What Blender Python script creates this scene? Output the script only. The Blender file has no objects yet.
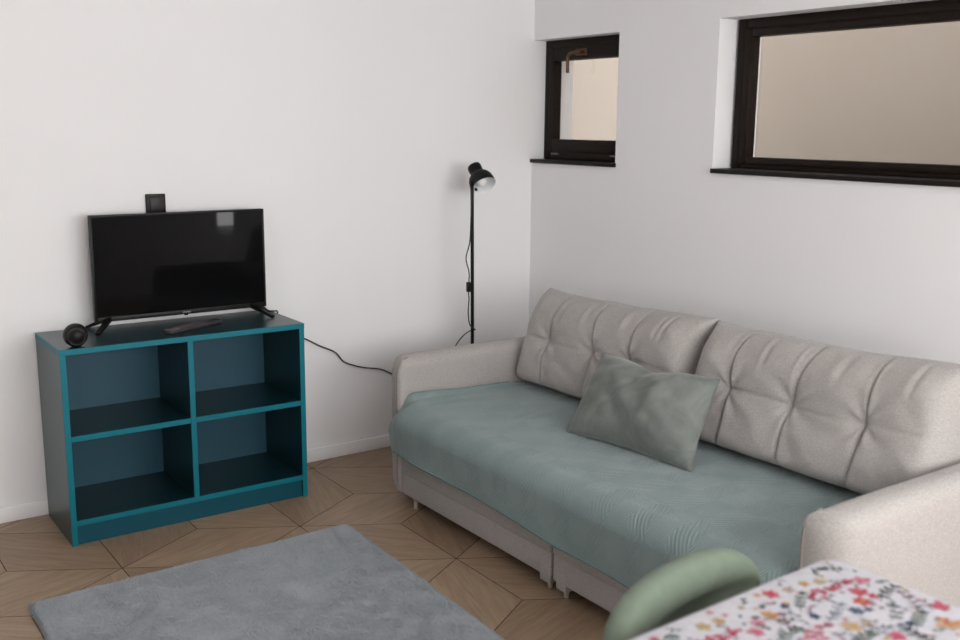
import bpy, bmesh, math, random
import numpy as np
from mathutils import Vector, Matrix, noise
random.seed(7)
rng = np.random.RandomState(11)
scene = bpy.context.scene
COL = scene.collection
PI = math.pi

# ------------------------------------------------------------------ helpers
def srgb(r, g, b):
    def c(v):
        v /= 255.0
        return v / 12.92 if v <= 0.04045 else ((v + 0.055) / 1.055) ** 2.4
    return (c(r), c(g), c(b), 1.0)

def smooth_step(a, b, x):
    t = min(1.0, max(0.0, (x - a) / (b - a)))
    return t * t * (3 - 2 * t)

class NT:
    """small node-tree builder"""
    def __init__(self, name, rough=0.5, spec=0.5, metallic=0.0, sheen=0.0, sheen_rough=0.5, coat=0.0):
        m = bpy.data.materials.new(name)
        m.use_nodes = True
        self.m = m
        self.t = m.node_tree
        self.b = self.t.nodes['Principled BSDF']
        self.b.inputs['Roughness'].default_value = rough
        self.b.inputs['Specular IOR Level'].default_value = spec
        self.b.inputs['Metallic'].default_value = metallic
        self.b.inputs['Sheen Weight'].default_value = sheen
        self.b.inputs['Sheen Roughness'].default_value = sheen_rough
        self.b.inputs['Coat Weight'].default_value = coat
    def n(self, typ, **kw):
        nd = self.t.nodes.new(typ)
        for k, v in kw.items():
            setattr(nd, k, v)
        return nd
    def l(self, a, b):
        self.t.links.new(a, b)
    def coord(self, kind='Object', scale=(1, 1, 1), rot=(0, 0, 0)):
        c = self.n('ShaderNodeTexCoord')
        mp = self.n('ShaderNodeMapping')
        mp.inputs['Scale'].default_value = scale
        mp.inputs['Rotation'].default_value = rot
        self.l(c.outputs[kind], mp.inputs['Vector'])
        return mp.outputs['Vector']
    def noise(self, vec, scale, detail=4, rough=0.6, dist=0.0):
        nd = self.n('ShaderNodeTexNoise')
        nd.inputs['Scale'].default_value = scale
        nd.inputs['Detail'].default_value = detail
        nd.inputs['Roughness'].default_value = rough
        nd.inputs['Distortion'].default_value = dist
        self.l(vec, nd.inputs['Vector'])
        return nd.outputs['Fac']
    def ramp(self, fac, stops):
        r = self.n('ShaderNodeValToRGB')
        e = r.color_ramp.elements
        e[0].position, e[0].color = stops[0]
        e[1].position, e[1].color = stops[-1]
        for p, c in stops[1:-1]:
            k = e.new(p); k.color = c
        self.l(fac, r.inputs['Fac'])
        return r.outputs['Color']
    def mix(self, a, b, fac, mode='MIX'):
        nd = self.n('ShaderNodeMix', data_type='RGBA', blend_type=mode)
        for sock, v in ((nd.inputs[6], a), (nd.inputs[7], b), (nd.inputs[0], fac)):
            if hasattr(v, 'is_linked'):
                self.l(v, sock)
            else:
                sock.default_value = v
        return nd.outputs[2]
    def base(self, c):
        if hasattr(c, 'is_linked'):
            self.l(c, self.b.inputs['Base Color'])
        else:
            self.b.inputs['Base Color'].default_value = c
        return self
    def bump(self, height, strength=0.3, dist=0.002, prev=None):
        nd = self.n('ShaderNodeBump')
        nd.inputs['Strength'].default_value = strength
        nd.inputs['Distance'].default_value = dist
        self.l(height, nd.inputs['Height'])
        if prev is not None:
            self.l(prev, nd.inputs['Normal'])
        self.l(nd.outputs['Normal'], self.b.inputs['Normal'])
        return nd.outputs['Normal']

def link(o, parent=None):
    COL.objects.link(o)
    if parent is not None:
        o.parent = parent
    return o

def mesh_obj(name, verts, faces, mats, parent=None, smooth=True, mat_idx=None):
    me = bpy.data.meshes.new(name)
    me.from_pydata([tuple(v) for v in verts], [], [tuple(f) for f in faces])
    for m in (mats if isinstance(mats, (list, tuple)) else [mats]):
        me.materials.append(m)
    if mat_idx is not None:
        me.polygons.foreach_set('material_index', mat_idx)
    me.polygons.foreach_set('use_smooth', [smooth] * len(me.polygons))
    me.update()
    return link(bpy.data.objects.new(name, me), parent)

def bm_obj(name, bm, mats, parent=None, smooth=False):
    me = bpy.data.meshes.new(name)
    bm.normal_update()
    bm.to_mesh(me); bm.free()
    for m in (mats if isinstance(mats, (list, tuple)) else [mats]):
        me.materials.append(m)
    if smooth:
        me.polygons.foreach_set('use_smooth', [True] * len(me.polygons))
        try:
            me.set_sharp_from_angle(angle=math.radians(40))
        except Exception:
            pass
    return link(bpy.data.objects.new(name, me), parent)

def add_box(bm, lo, hi, bevel=0.0, seg=2, mat=0):
    lo = Vector(lo); hi = Vector(hi)
    r = bmesh.ops.create_cube(bm, size=1.0)
    vs = r['verts']
    for v in vs:
        v.co = Vector(((v.co.x + .5) * (hi.x - lo.x) + lo.x, (v.co.y + .5) * (hi.y - lo.y) + lo.y, (v.co.z + .5) * (hi.z - lo.z) + lo.z))
    fs = list({f for v in vs for f in v.link_faces})
    for f in fs: f.material_index = mat
    if bevel > 0:
        es = list({e for v in vs for e in v.link_edges})
        bmesh.ops.bevel(bm, geom=es, offset=bevel, segments=seg, profile=0.5, affect='EDGES')
    return vs

def box(name, lo, hi, mat, parent=None, bevel=0.0, seg=2, smooth=None):
    bm = bmesh.new()
    add_box(bm, lo, hi, bevel, seg)
    return bm_obj(name, bm, mat, parent, smooth=(bevel > 0) if smooth is None else smooth)

def catmull(pts, sub=8):
    P = [Vector(p) for p in pts]
    P = [P[0] * 2 - P[1]] + P + [P[-1] * 2 - P[-2]]
    out = []
    for i in range(1, len(P) - 2):
        for k in range(sub):
            t = k / sub
            a, b, c, d = P[i - 1], P[i], P[i + 1], P[i + 2]
            out.append(0.5 * ((2 * b) + (c - a) * t + (2 * a - 5 * b + 4 * c - d) * t * t + (3 * b - a - 3 * c + d) * t ** 3))
    out.append(P[-2])
    return out

def tube_data(pts, r, seg=10):
    P = [Vector(p) for p in pts]
    rr = r if isinstance(r, (list, tuple)) else [r] * len(P)
    V = []; Fc = []
    up = None
    for i, p in enumerate(P):
        t = (P[min(i + 1, len(P) - 1)] - P[max(i - 1, 0)]).normalized()
        if up is None:
            up = Vector((0, 0, 1)) if abs(t.z) < .9 else Vector((1, 0, 0))
        a = t.cross(up)
        if a.length < 1e-5:
            a = t.cross(Vector((0.3, 1, 0)))
        a.normalize()
        b = a.cross(t).normalized()
        up = b
        for k in range(seg):
            th = 2 * PI * k / seg
            V.append(p + (a * math.cos(th) + b * math.sin(th)) * rr[i])
    for i in range(len(P) - 1):
        for k in range(seg):
            k2 = (k + 1) % seg
            Fc.append((i * seg + k, i * seg + k2, (i + 1) * seg + k2, (i + 1) * seg + k))
    Fc.append(tuple(range(seg - 1, -1, -1)))
    o = (len(P) - 1) * seg
    Fc.append(tuple(range(o, o + seg)))
    return V, Fc

def tube(name, pts, r, mat, parent=None, seg=10, sub=0):
    if sub: pts = catmull(pts, sub)
    V, Fc = tube_data(pts, r, seg)
    return mesh_obj(name, V, Fc, mat, parent)

def lathe_data(profile, seg=40, M=None):
    V = []; Fc = []
    n = len(profile)
    for r, z in profile:
        for k in range(seg):
            th = 2 * PI * k / seg
            v = Vector((r * math.cos(th), r * math.sin(th), z))
            V.append(M @ v if M is not None else v)
    for i in range(n - 1):
        for k in range(seg):
            k2 = (k + 1) % seg
            Fc.append((i * seg + k, i * seg + k2, (i + 1) * seg + k2, (i + 1) * seg + k))
    return V, Fc

def lathe(name, profile, mat, parent=None, seg=40, M=None, caps=True):
    V, Fc = lathe_data(profile, seg, M)
    if caps:
        if profile[0][0] > 1e-4: Fc.append(tuple(range(seg - 1, -1, -1)))
        if profile[-1][0] > 1e-4:
            o = (len(profile) - 1) * seg
            Fc.append(tuple(range(o, o + seg)))
    o = mesh_obj(name, V, Fc, mat, parent)
    try: o.data.set_sharp_from_angle(angle=math.radians(50))
    except Exception: pass
    return o

def empty(name, loc, label=None, cat=None, group=None, kind=None, rot=(0, 0, 0)):
    o = bpy.data.objects.new(name, None)
    o.empty_display_size = 0.1
    o.location = loc
    o.rotation_euler = rot
    COL.objects.link(o)
    tag(o, label, cat, group, kind)
    return o

def tag(o, label=None, cat=None, group=None, kind=None):
    if label: o['label'] = label
    if cat: o['category'] = cat
    if group: o['group'] = group
    if kind: o['kind'] = kind
    return o

def adopt(root, *objs):
    """parent meshes built in world coordinates to a root that may stand away from the origin"""
    inv = Matrix.Translation(Vector(root.location)).inverted()
    for o in objs:
        o.data.transform(inv @ Matrix.Translation(Vector((0, 0, 0))))
        o.parent = root

def grid_faces(nu, nv, off=0, flip=False):
    F = []
    for i in range(nu - 1):
        for j in range(nv - 1):
            q = (off + i * nv + j, off + i * nv + j + 1, off + (i + 1) * nv + j + 1, off + (i + 1) * nv + j)
            F.append(q[::-1] if flip else q)
    return F

# ------------------------------------------------------------------ materials
def mat_wall(name, col, sc=60, bump=.08):
    k = NT(name, rough=.88, spec=.2)
    v = k.coord('Object')
    n1 = k.noise(v, 1.2, 3)
    c = k.ramp(n1, [(.3, tuple(x * .975 for x in col[:3]) + (1,)), (.7, col)])
    k.base(c)
    k.bump(k.noise(v, sc, 5, .7), bump, .003)
    return k.m

M_WALL = mat_wall('white_wall_paint', (.87, .855, .865, 1))
M_CEIL = mat_wall('white_ceiling_paint', (.88, .88, .88, 1))
M_BASE = NT('white_gloss_skirting', rough=.35).base((.87, .86, .87, 1)).m
M_EXT = mat_wall('beige_outside_plaster', srgb(170, 158, 147), 25, .05)

def plain(name, col, rough=.5, spec=.5, metallic=0., var=.06, nscale=30, coat=0.):
    k = NT(name, rough=rough, spec=spec, metallic=metallic, coat=coat)
    n1 = k.noise(k.coord('Object'), nscale, 3)
    lo = tuple(x * (1 - var) for x in col[:3]) + (1,)
    k.base(k.ramp(n1, [(.35, lo), (.65, col)]))
    return k.m

def wood_frame():
    k = NT('dark_brown_window_wood', rough=.5, spec=.18)
    v = k.coord('Object', (2, 2, 2))
    n1 = k.noise(v, 14, 6, .7, 1.5)
    k.base(k.ramp(n1, [(.3, srgb(18, 12, 9)), (.75, srgb(36, 23, 15))]))
    k.bump(n1, .1, .001)
    return k.m
M_FRAME = wood_frame()
M_SILL = plain('near_black_sill', srgb(24, 18, 17), .5, .2)
M_BRONZE = plain('bronze_handle', srgb(92, 66, 44), .35, metallic=.6)
M_STEEL = plain('grey_hinge_metal', srgb(120, 116, 112), .35, metallic=.7)

def glass(name, tint=(1, 1, 1, 1), refl=.9):
    k = NT(name)
    t = k.t
    t.nodes.remove(k.b)
    out = [n for n in t.nodes if n.type == 'OUTPUT_MATERIAL'][0]
    tr = k.n('ShaderNodeBsdfTransparent'); tr.inputs[0].default_value = tint
    gl = k.n('ShaderNodeBsdfGlossy'); gl.inputs['Roughness'].default_value = .02
    lw = k.n('ShaderNodeLayerWeight'); lw.inputs[0].default_value = .5
    pw = k.n('ShaderNodeMath', operation='POWER'); k.l(lw.outputs['Facing'], pw.inputs[0]); pw.inputs[1].default_value = 5
    fr = k.n('ShaderNodeMath', operation='MULTIPLY_ADD'); k.l(pw.outputs[0], fr.inputs[0]); fr.inputs[1].default_value = .95; fr.inputs[2].default_value = .045
    mx = k.n('ShaderNodeMixShader')
    k.l(fr.outputs[0], mx.inputs[0]); k.l(tr.outputs[0], mx.inputs[1]); k.l(gl.outputs[0], mx.inputs[2])
    k.l(mx.outputs[0], out.inputs['Surface'])
    return k.m
M_GLASS = glass('window_glass', (.96, .95, .93, 1))

def laminate(name, col, rough=.38, spec=.32):
    k = NT(name, rough=rough, spec=.32)
    v = k.coord('Object')
    n1 = k.noise(v, 3, 3)
    k.b.inputs['Specular IOR Level'].default_value = spec
    k.base(k.ramp(n1, [(.3, tuple(x * .92 for x in col[:3]) + (1,)), (.7, col)]))
    k.bump(k.noise(v, 350, 3), .05, .0006)
    return k.m
M_TEAL = laminate('dark_teal_laminate', srgb(8, 44, 50), .30, .55)
M_TEALBACK = laminate('slate_teal_back_panel', srgb(46, 82, 98), .42)
M_EDGE = laminate('bright_teal_edging', srgb(0, 110, 125), .45)
M_PLINTH = laminate('teal_plinth', srgb(6, 74, 90), .42)

M_BLACK = plain('black_plastic', srgb(13, 13, 14), .42, .25)
M_BLACKM = plain('matt_black_metal', srgb(12, 12, 13), .5, .2)
M_SCREEN = NT('tv_screen_glass', rough=.025, spec=.13).base((.0035, .0035, .004, 1)).m
M_LOGO = plain('silver_logo', srgb(185, 185, 188), .3, metallic=.4)
M_OUTLET = plain('dark_grey_outlet_plastic', srgb(44, 40, 41), .45, .3)
M_REMOTE = plain('grey_black_remote', srgb(50, 44, 46), .5)
M_BTN = plain('remote_buttons', srgb(92, 86, 86), .5)
M_SILVER = plain('silver_end_cap', srgb(190, 195, 198), .25, metallic=.8)
M_WHITEIN = plain('white_enamel', (.85, .86, .88, 1), .4)
M_BULB = NT('frosted_bulb', rough=.25).base((.9, .9, .88, 1)).m
M_CORD = plain('black_cord', srgb(22, 21, 22), .5)

def sofa_fabric():
    k = NT('greige_woven_fabric', rough=.95, spec=.15, sheen=.12)
    v = k.coord('Object')
    a = k.noise(k.coord('Object', (1, 1, 3.5)), 130, 2, .6)
    b = k.noise(v, 420, 2, .5)
    d = k.noise(v, 4, 3)
    c1 = k.ramp(a, [(.32, srgb(143, 137, 134)), (.68, srgb(184, 178, 175))])
    c2 = k.mix(c1, k.ramp(b, [(.3, srgb(142, 136, 133)), (.7, srgb(196, 191, 188))]), .45)
    k.base(k.mix(c2, srgb(168, 161, 158), k.ramp(d, [(.35, (0, 0, 0, 1)), (.8, (.4, .4, .4, 1))])))
    h = k.mix(a, b, .5)
    k.bump(h, .25, .002)
    return k.m
M_SOFA = sofa_fabric()
M_PIPE = plain('greige_piping', srgb(146, 139, 136), .9, .15, var=.1, nscale=200)
M_DARKCLOTH = plain('dark_underside_cloth', srgb(38, 34, 34), .95, .1)
M_FOOT = plain('clear_grey_plastic_foot', srgb(176, 164, 152), .35)

def blanket_mat():
    k = NT('seafoam_quilted_blanket', rough=.85, spec=.2, sheen=.25, sheen_rough=.4)
    uvn = k.n('ShaderNodeUVMap'); uvn.uv_map = 'cloth'
    sx = k.n('ShaderNodeSeparateXYZ'); k.l(uvn.outputs[0], sx.inputs[0])
    def m(op, a, b=None, c=None):
        nd = k.n('ShaderNodeMath', operation=op)
        for i, q in enumerate((a, b, c)):
            if q is None: continue
            if hasattr(q, 'is_linked'): k.l(q, nd.inputs[i])
            else: nd.inputs[i].default_value = q
        return nd.outputs[0]
    u, v = sx.outputs[0], sx.outputs[1]        # u along the sofa, v across the seat (metres)
    tri = m('PINGPONG', m('ADD', u, 20.0), .085)
    vb = m('PINGPONG', m('ADD', v, 20.0), .16)
    ph = m('ADD', m('MULTIPLY', tri, 1.15), m('MULTIPLY', vb, .55))
    ph = m('ADD', ph, m('MULTIPLY', u, .25))
    rid = m('SINE', m('MULTIPLY', ph, 2 * PI / .0135))
    d = k.noise(k.coord('Object'), 5, 3)
    f = k.noise(k.coord('Object'), 500, 2)
    c = k.ramp(d, [(.3, srgb(126, 142, 141)), (.75, srgb(139, 154, 153))])
    k.base(k.mix(c, srgb(114, 130, 129), k.ramp(f, [(.4, (0, 0, 0, 1)), (.7, (.35, .35, .35, 1))])))
    p = k.bump(rid, .42, .0017)
    k.bump(f, .2, .001, p)
    return k.m
M_BLANKET = blanket_mat()
M_HEM = plain('seafoam_hem', srgb(112, 138, 136), .85, .2, var=.12, nscale=150)

def velvet(name, c1, c2, sc=9, sheen=.35):
    k = NT(name, rough=.85, spec=.15, sheen=sheen, sheen_rough=.35)
    v = k.coord('Object')
    a = k.noise(v, sc, 5, .65, 1.2)
    k.base(k.ramp(a, [(.3, c1), (.72, c2)]))
    k.bump(k.noise(v, 380, 2), .2, .0015)
    return k.m
M_PILLOW = velvet('sage_grey_plush', srgb(108, 112, 109), srgb(130, 134, 130))
M_CHAIR = velvet('sage_green_velvet', srgb(106, 117, 103), srgb(117, 128, 114), 14, .08)
M_CHAIRLEG = plain('chair_leg_black', srgb(28, 27, 26), .45)

def rug_mat():
    k = NT('grey_plush_pile', rough=.95, spec=.08, sheen=.2, sheen_rough=.5)
    v = k.coord('Object')
    a = k.noise(v, 4.5, 5, .62, .8)
    b = k.noise(v, 90, 2)
    c = k.ramp(a, [(.3, srgb(152, 158, 163)), (.7, srgb(171, 176, 182))])  # soft patches put the shading of brushed pile into the colour
    k.base(k.mix(c, srgb(162, 166, 173), k.ramp(b, [(.4, (0, 0, 0, 1)), (.7, (.3, .3, .3, 1))])))
    return k.m
M_RUG = rug_mat()

def floor_mat():
    k = NT('wood_look_tile', rough=.42, spec=.35)
    uvn = k.n('ShaderNodeUVMap'); uvn.uv_map = 'grain'
    at = k.n('ShaderNodeAttribute'); at.attribute_name = 'tone'
    mp = k.n('ShaderNodeMapping'); mp.inputs['Scale'].default_value = (1.2, 13, 1)
    k.l(uvn.outputs[0], mp.inputs['Vector'])
    g1 = k.noise(mp.outputs[0], 3.2, 6, .62, 1.0)
    mp2 = k.n('ShaderNodeMapping'); mp2.inputs['Scale'].default_value = (2.5, 60, 1)
    k.l(uvn.outputs[0], mp2.inputs['Vector'])
    g2 = k.noise(mp2.outputs[0], 4, 4, .6)
    c = k.ramp(g1, [(.28, srgb(146, 122, 101)), (.5, srgb(166, 142, 119)), (.75, srgb(182, 158, 134))])
    c = k.mix(c, srgb(128, 104, 86), k.ramp(g2, [(.45, (0, 0, 0, 1)), (.72, (.45, .45, .45, 1))]))
    tone = k.mix(srgb(222, 218, 214), (1, 1, 1, 1), at.outputs['Fac'])
    k.base(k.mix(c, tone, 1.0, 'MULTIPLY'))
    k.bump(g2, .12, .001)
    return k.m
M_FLOOR = floor_mat()
M_GROUT = plain('dark_grout', srgb(62, 50, 43), .9, .1)
M_TABLE = plain('white_table_wood', srgb(225, 222, 218), .4)

# ------------------------------------------------------------------ room shell
XW, YW, H = -4.8, -5.3, 2.65        # left and rear limits, ceiling height

def wall_sheet(name, axis, a0, a1, thick, u_rng, z_rng, holes, mat):
    """wall between a0 and a0+thick along axis, spanning u and z, with rectangular openings"""
    us = sorted({u_rng[0], u_rng[1]} | {h[0] for h in holes} | {h[1] for h in holes})
    zs = sorted({z_rng[0], z_rng[1]} | {h[2] for h in holes} | {h[3] for h in holes})
    bm = bmesh.new()
    def P(u, z, d):
        return bm.verts.new((d, u, z) if axis == 0 else (u, d, z))
    def quad(*v): bm.faces.new(v)
    for i in range(len(us) - 1):
        for j in range(len(zs) - 1):
            um, zm = (us[i] + us[i + 1]) / 2, (zs[j] + zs[j + 1]) / 2
            if any(h[0] < um < h[1] and h[2] < zm < h[3] for h in holes): continue
            for d in (a0, a1):
                quad(P(us[i], zs[j], d), P(us[i + 1], zs[j], d), P(us[i + 1], zs[j + 1], d), P(us[i], zs[j + 1], d))
    for h in list(holes) + [(u_rng[0], u_rng[1], z_rng[0], z_rng[1])]:
        c = [(h[0], h[2]), (h[1], h[2]), (h[1], h[3]), (h[0], h[3])]
        for k in range(4):
            p, q = c[k], c[(k + 1) % 4]
            if p[0] == q[0] == u_rng[1] and axis == 0 and u_rng[1] == 0: continue      # the adjoining wall closes this side
            quad(P(*p, a0), P(*q, a0), P(*q, a1), P(*p, a1))
    bmesh.ops.remove_doubles(bm, verts=bm.verts, dist=1e-5)
    bmesh.ops.recalc_face_normals(bm, faces=bm.faces)
    o = bm_obj(name, bm, mat)
    o['kind'] = 'structure'
    return o

WT = .27
W1 = (-.644, 0.0, 1.409, 2.034)           # small window opening (y0,y1,z0,z1)
W2 = (-2.95, -1.255, 1.409, 2.049)        # long window opening
W4 = (.175, .78, .55, 2.28)          # narrow balcony window beside it, in the corner recess
YA = -4.45; XA = .95                  # the right wall ends here and the room steps out to XA
W3 = (-3.75, -.25, .86, 2.28)             # window behind the photographer
wall_sheet('wall_right', 0, 0, WT, WT, (YA, 0), (0, H), [W1, W2], M_WALL)
wall_sheet('wall_recess', 0, XA, XA + .2, .2, (YW - .25, YA + .2), (0, H), [], M_WALL)
wall_sheet('wall_return', 1, YA, YA + .2, .2, (WT + .001, XA), (0, H), [], M_WALL)
wall_sheet('wall_left', 1, 0, .25, .25, (XW - .25, WT), (0, H), [], M_WALL)
wall_sheet('wall_rear', 1, YW - .25, YW, .25, (XW - .25, XA), (0, H), [W3, W4], M_WALL)
wall_sheet('wall_side', 0, XW - .25, XW, .25, (YW, 0), (0, H), [], M_WALL)
c = box('ceiling', (XW - .25, YW - .25, H), (WT, .25, H + .2), M_CEIL); c['kind'] = 'structure'
c = box('ceiling_recess', (WT, YW - .25, H), (XA + .2, YA + .2, H + .2), M_CEIL); c['kind'] = 'structure'
c = box('floor_recess', (.0002, YW, -.03), (XA, YA, 0), M_FLOOR); c['kind'] = 'structure'

# baseboards
def baseboard(name, lo, hi):
    o = box(name, lo, hi, M_BASE, bevel=.004)
    o['kind'] = 'structure'
baseboard('baseboard_left', (XW, -.013, 0), (0, 0, .064))
baseboard('baseboard_right', (-.013, YA, 0), (0, -.013, .064))
baseboard('baseboard_rear', (XW, YW, 0), (XA, YW + .013, .064))
baseboard('baseboard_side', (XW, YW + .013, 0), (XW + .013, -.013, .064))

# floor: rhombus wood-look tiles (tumbling-block layout) set in dark grout
def build_floor():
    s = .407
    ox, oy = -1.353, -1.313          # a six-way corner of the pattern
    A = Vector((0, s)); B = Vector((s * math.cos(PI / 6), -s * .5)); Cc = Vector((-s * math.cos(PI / 6), -s * .5))
    e = [Vector((s * math.cos(math.radians(90 + 60 * k)), s * math.sin(math.radians(90 + 60 * k)))) for k in range(6)]
    # three rhombi of each hexagon cell meet at each six-way vertex in pairs: draw rhombi (P,P+e0,P+e0+e1,P+e1)
    V = []; Fc = []; tone = []; uv = []
    gap = .0016
    V += [(XW, YW, -.03), (0, YW, -.03), (0, 0, -.03), (XW, 0, -.03)]
    z0 = -.0012
    V += [(XW, YW, z0), (0, YW, z0), (0, 0, z0), (XW, 0, z0)]
    faces = [(3, 2, 1, 0), (4, 5, 6, 7), (0, 1, 5, 4), (1, 2, 6, 5), (2, 3, 7, 6), (3, 0, 4, 7)]
    midx = [1] * 6
    tone += [0.5] * 6
    uvs = [[(0, 0)] * 4 for _ in range(6)]
    d1 = Vector((1.5 * s * 2 / math.sqrt(3) * math.cos(0), 0))   # lattice of six-way corners
    L1 = Vector((2 * s * math.cos(PI / 6), 0)); L2 = Vector((s * math.cos(PI / 6), 1.5 * s))
    def clip(poly, f):
        out = []
        for i in range(len(poly)):
            p, q = poly[i], poly[(i + 1) % len(poly)]
            a, b = f(p), f(q)
            if a >= 0: out.append(p)
            if (a >= 0) != (b >= 0): out.append(p + (q - p) * (a / (a - b)))
        return out
    for i in range(-14, 15):
        for j in range(-12, 13):
            P = Vector((ox, oy)) + L1 * i + L2 * j
            if not (XW - 1 < P.x < 1 and YW - 1 < P.y < 1): continue
            # each six-way corner owns six rhombi, each shared by two corners -> own three
            for k in (0, 1, 2):
                a, b = e[k], e[k + 1]
                poly = [P, P + a, P + a + b, P + b]
                cen = P + (a + b) / 2
                poly = [cen + (q - cen) * (1 - gap / .176) for q in poly]
                for f in (lambda q: q.x - XW, lambda q: -q.x, lambda q: q.y - YW, lambda q: -q.y):
                    if poly: poly = clip(poly, f)
                if len(poly) < 3: continue
                ang = math.atan2(b.y, b.x) - math.radians(random.uniform(10, 20))
                cs, sn = math.cos(-ang), math.sin(-ang)
                o = (random.uniform(-20, 20), random.uniform(-20, 20))
                base = len(V)
                for q in poly: V.append((q.x, q.y, 0))
                faces.append(tuple(range(base, base + len(poly))))
                midx.append(0); tone.append(random.random())
                uvs.append([((q.x - cen.x) * cs - (q.y - cen.y) * sn + o[0], (q.x - cen.x) * sn + (q.y - cen.y) * cs + o[1]) for q in poly])
    ob = mesh_obj('floor', V, faces, [M_FLOOR, M_GROUT], smooth=False, mat_idx=midx)
    me = ob.data
    at = me.attributes.new('tone', 'FLOAT', 'FACE'); at.data.foreach_set('value', tone)
    ul = me.uv_layers.new(name='grain')
    flat = [c for f in uvs for p in f for c in p]
    ul.data.foreach_set('uv', flat)
    ob['kind'] = 'structure'
build_floor()

# ------------------------------------------------------------------ windows
def frame_bm(x0, x1, y0, y1, z0, z1, l, r, b, t, bev=.004):
    """rectangular frame in the YZ plane with member widths"""
    bm = bmesh.new()
    add_box(bm, (x0, y0, z0), (x1, y0 + r, z1), bev)
    add_box(bm, (x0, y1 - l, z0), (x1, y1, z1), bev)
    add_box(bm, (x0, y0 + r, z0), (x1, y1 - l, z0 + b), bev)
    add_box(bm, (x0, y0 + r, z1 - t), (x1, y1 - l, z1), bev)
    return bm

# small tilting window
w = empty('window_1', (.1, -.322, 1.42), 'small square dark brown window beside the room corner, with a bronze handle on top', 'window', kind='structure')
def wpart(root, name, bm, mat, smooth=True):
    o = bm_obj(name, bm, mat, smooth=smooth)
    adopt(root, o)
    return o
y0, y1, z0, z1 = -.644, 0.0, 1.428, 2.034
wpart(w, 'window_frame', frame_bm(.078, .15, y0, y1, z0, z1, .05, .05, .045, .045), M_FRAME)
sash = wpart(w, 'window_sash', frame_bm(.070, .128, y0 + .042, y1 - .042, z0 + .040, z1 - .038, .034, .034, .064, .066), M_FRAME)
pane = box('window_pane', (.106, y0 + .072, z0 + .10), (.112, y1 - .072, z1 - .10), M_GLASS); adopt(w, pane)
hv = tube_data(catmull([(.068, -.315, 1.965), (.033, -.315, 1.963), (.028, -.30, 1.962), (.026, -.262, 1.956), (.024, -.246, 1.938), (.024, -.244, 1.90), (.024, -.246, 1.862)], 6), .0085, 10)
hd = mesh_obj('window_handle', hv[0], hv[1], M_BRONZE); adopt(w, hd)
hp = box('handle_plate', (.061, -.345, 1.948), (.071, -.255, 1.980), M_BRONZE, bevel=.003); adopt(w, hp)
for yy in (-.105, -.56):
    hg = box('window_hinge', (.064, yy - .028, 1.452), (.076, yy + .028, 1.461), M_STEEL, bevel=.002); adopt(w, hg)
sl = box('window_sill', (-.016, -.650, 1.4085), (.105, -.001, 1.428), M_SILL, bevel=.003); adopt(w, sl)

# long window
w = empty('window_2', (.1, -2.1, 1.42), 'long dark brown window high on the right wall above the sofa', 'window', kind='structure')
y0, y1, z0, z1 = -2.95, -1.270, 1.428, 2.049
wpart(w, 'window_frame', frame_bm(.10, .17, y0, y1, z0, z1, .05, .05, .022, .045), M_FRAME)
wpart(w, 'window_sash', frame_bm(.093, .15, y0 + .045, y1 - .045, z0 + .018, z1 - .040, .034, .034, .032, .034), M_FRAME)
pane = box('window_pane', (.128, y0 + .075, z0 + .047), (.134, y1 - .075, z1 - .07), M_GLASS); adopt(w, pane)
sl = box('window_sill', (-.018, -2.945, 1.4085), (.105, -1.257, 1.428), M_SILL, bevel=.003); adopt(w, sl)

# window behind the photographer: the room's daylight
w = empty('window_3', (-1.3, YW, .86), 'white framed window in the rear wall letting the daylight in', 'window', kind='structure')
M_WFR = plain('white_window_frame', (.82, .82, .82, 1), .4)
bm = bmesh.new()
x0, x1, z0, z1 = W3
for a, b in (((x0, z0), (x0 + .07, z1)), ((x1 - .07, z0), (x1, z1)), ((x0 + .07, z0), (x1 - .07, z0 + .07)), ((x0 + .07, z1 - .07), (x1 - .07, z1)), ((-2.04, z0 + .07), (-1.96, z1 - .07))):
    add_box(bm, (a[0], YW - .16, a[1]), (b[0], YW - .09, b[1]), .004)
wpart(w, 'window_frame', bm, M_WFR)
pane = box('window_pane', (x0 + .07, YW - .13, z0 + .07), (x1 - .07, YW - .124, z1 - .07), M_GLASS); adopt(w, pane)
sl = box('window_sill', (x0 + .002, YW - .15, z0 - .001), (x1 - .002, YW + .05, z0 + .025), M_WFR, bevel=.004); adopt(w, sl)

w = empty('window_4', ((W4[0] + W4[1]) / 2, YW, W4[2]), 'narrow white framed window in the rear corner recess behind the photographer', 'window', kind='structure')
bm = bmesh.new()
x0, x1, z0, z1 = W4
for a, b in (((x0, z0), (x0 + .03, z1)), ((x1 - .05, z0), (x1, z1)), ((x0 + .03, z0), (x1 - .05, z0 + .03)), ((x0 + .03, z1 - .05), (x1 - .05, z1))):
    add_box(bm, (a[0], YW - .16, a[1]), (b[0], YW - .09, b[1]), .004)
wpart(w, 'window_frame', bm, M_WFR)
pane = box('window_pane', (x0 + .03, YW - .13, z0 + .03), (x1 - .05, YW - .124, z1 - .05), M_GLASS); adopt(w, pane)

# the neighbouring plastered wall seen through the right-hand windows
o = box('wall_outside', (1.25, -4.2, -.5), (1.45, 3.5, 3.1), M_EXT); o['kind'] = 'structure'
o = box('wall_outside', (WT, 1.55, -.5), (1.25, 1.75, 3.1), M_EXT); o['kind'] = 'structure'  # added end wall, out of view: blocks sky light to dim the outside plaster
o = box('floor_outside', (WT, -4.2, -.2), (1.25, 3.5, .0), M_EXT); o['kind'] = 'structure'

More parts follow.
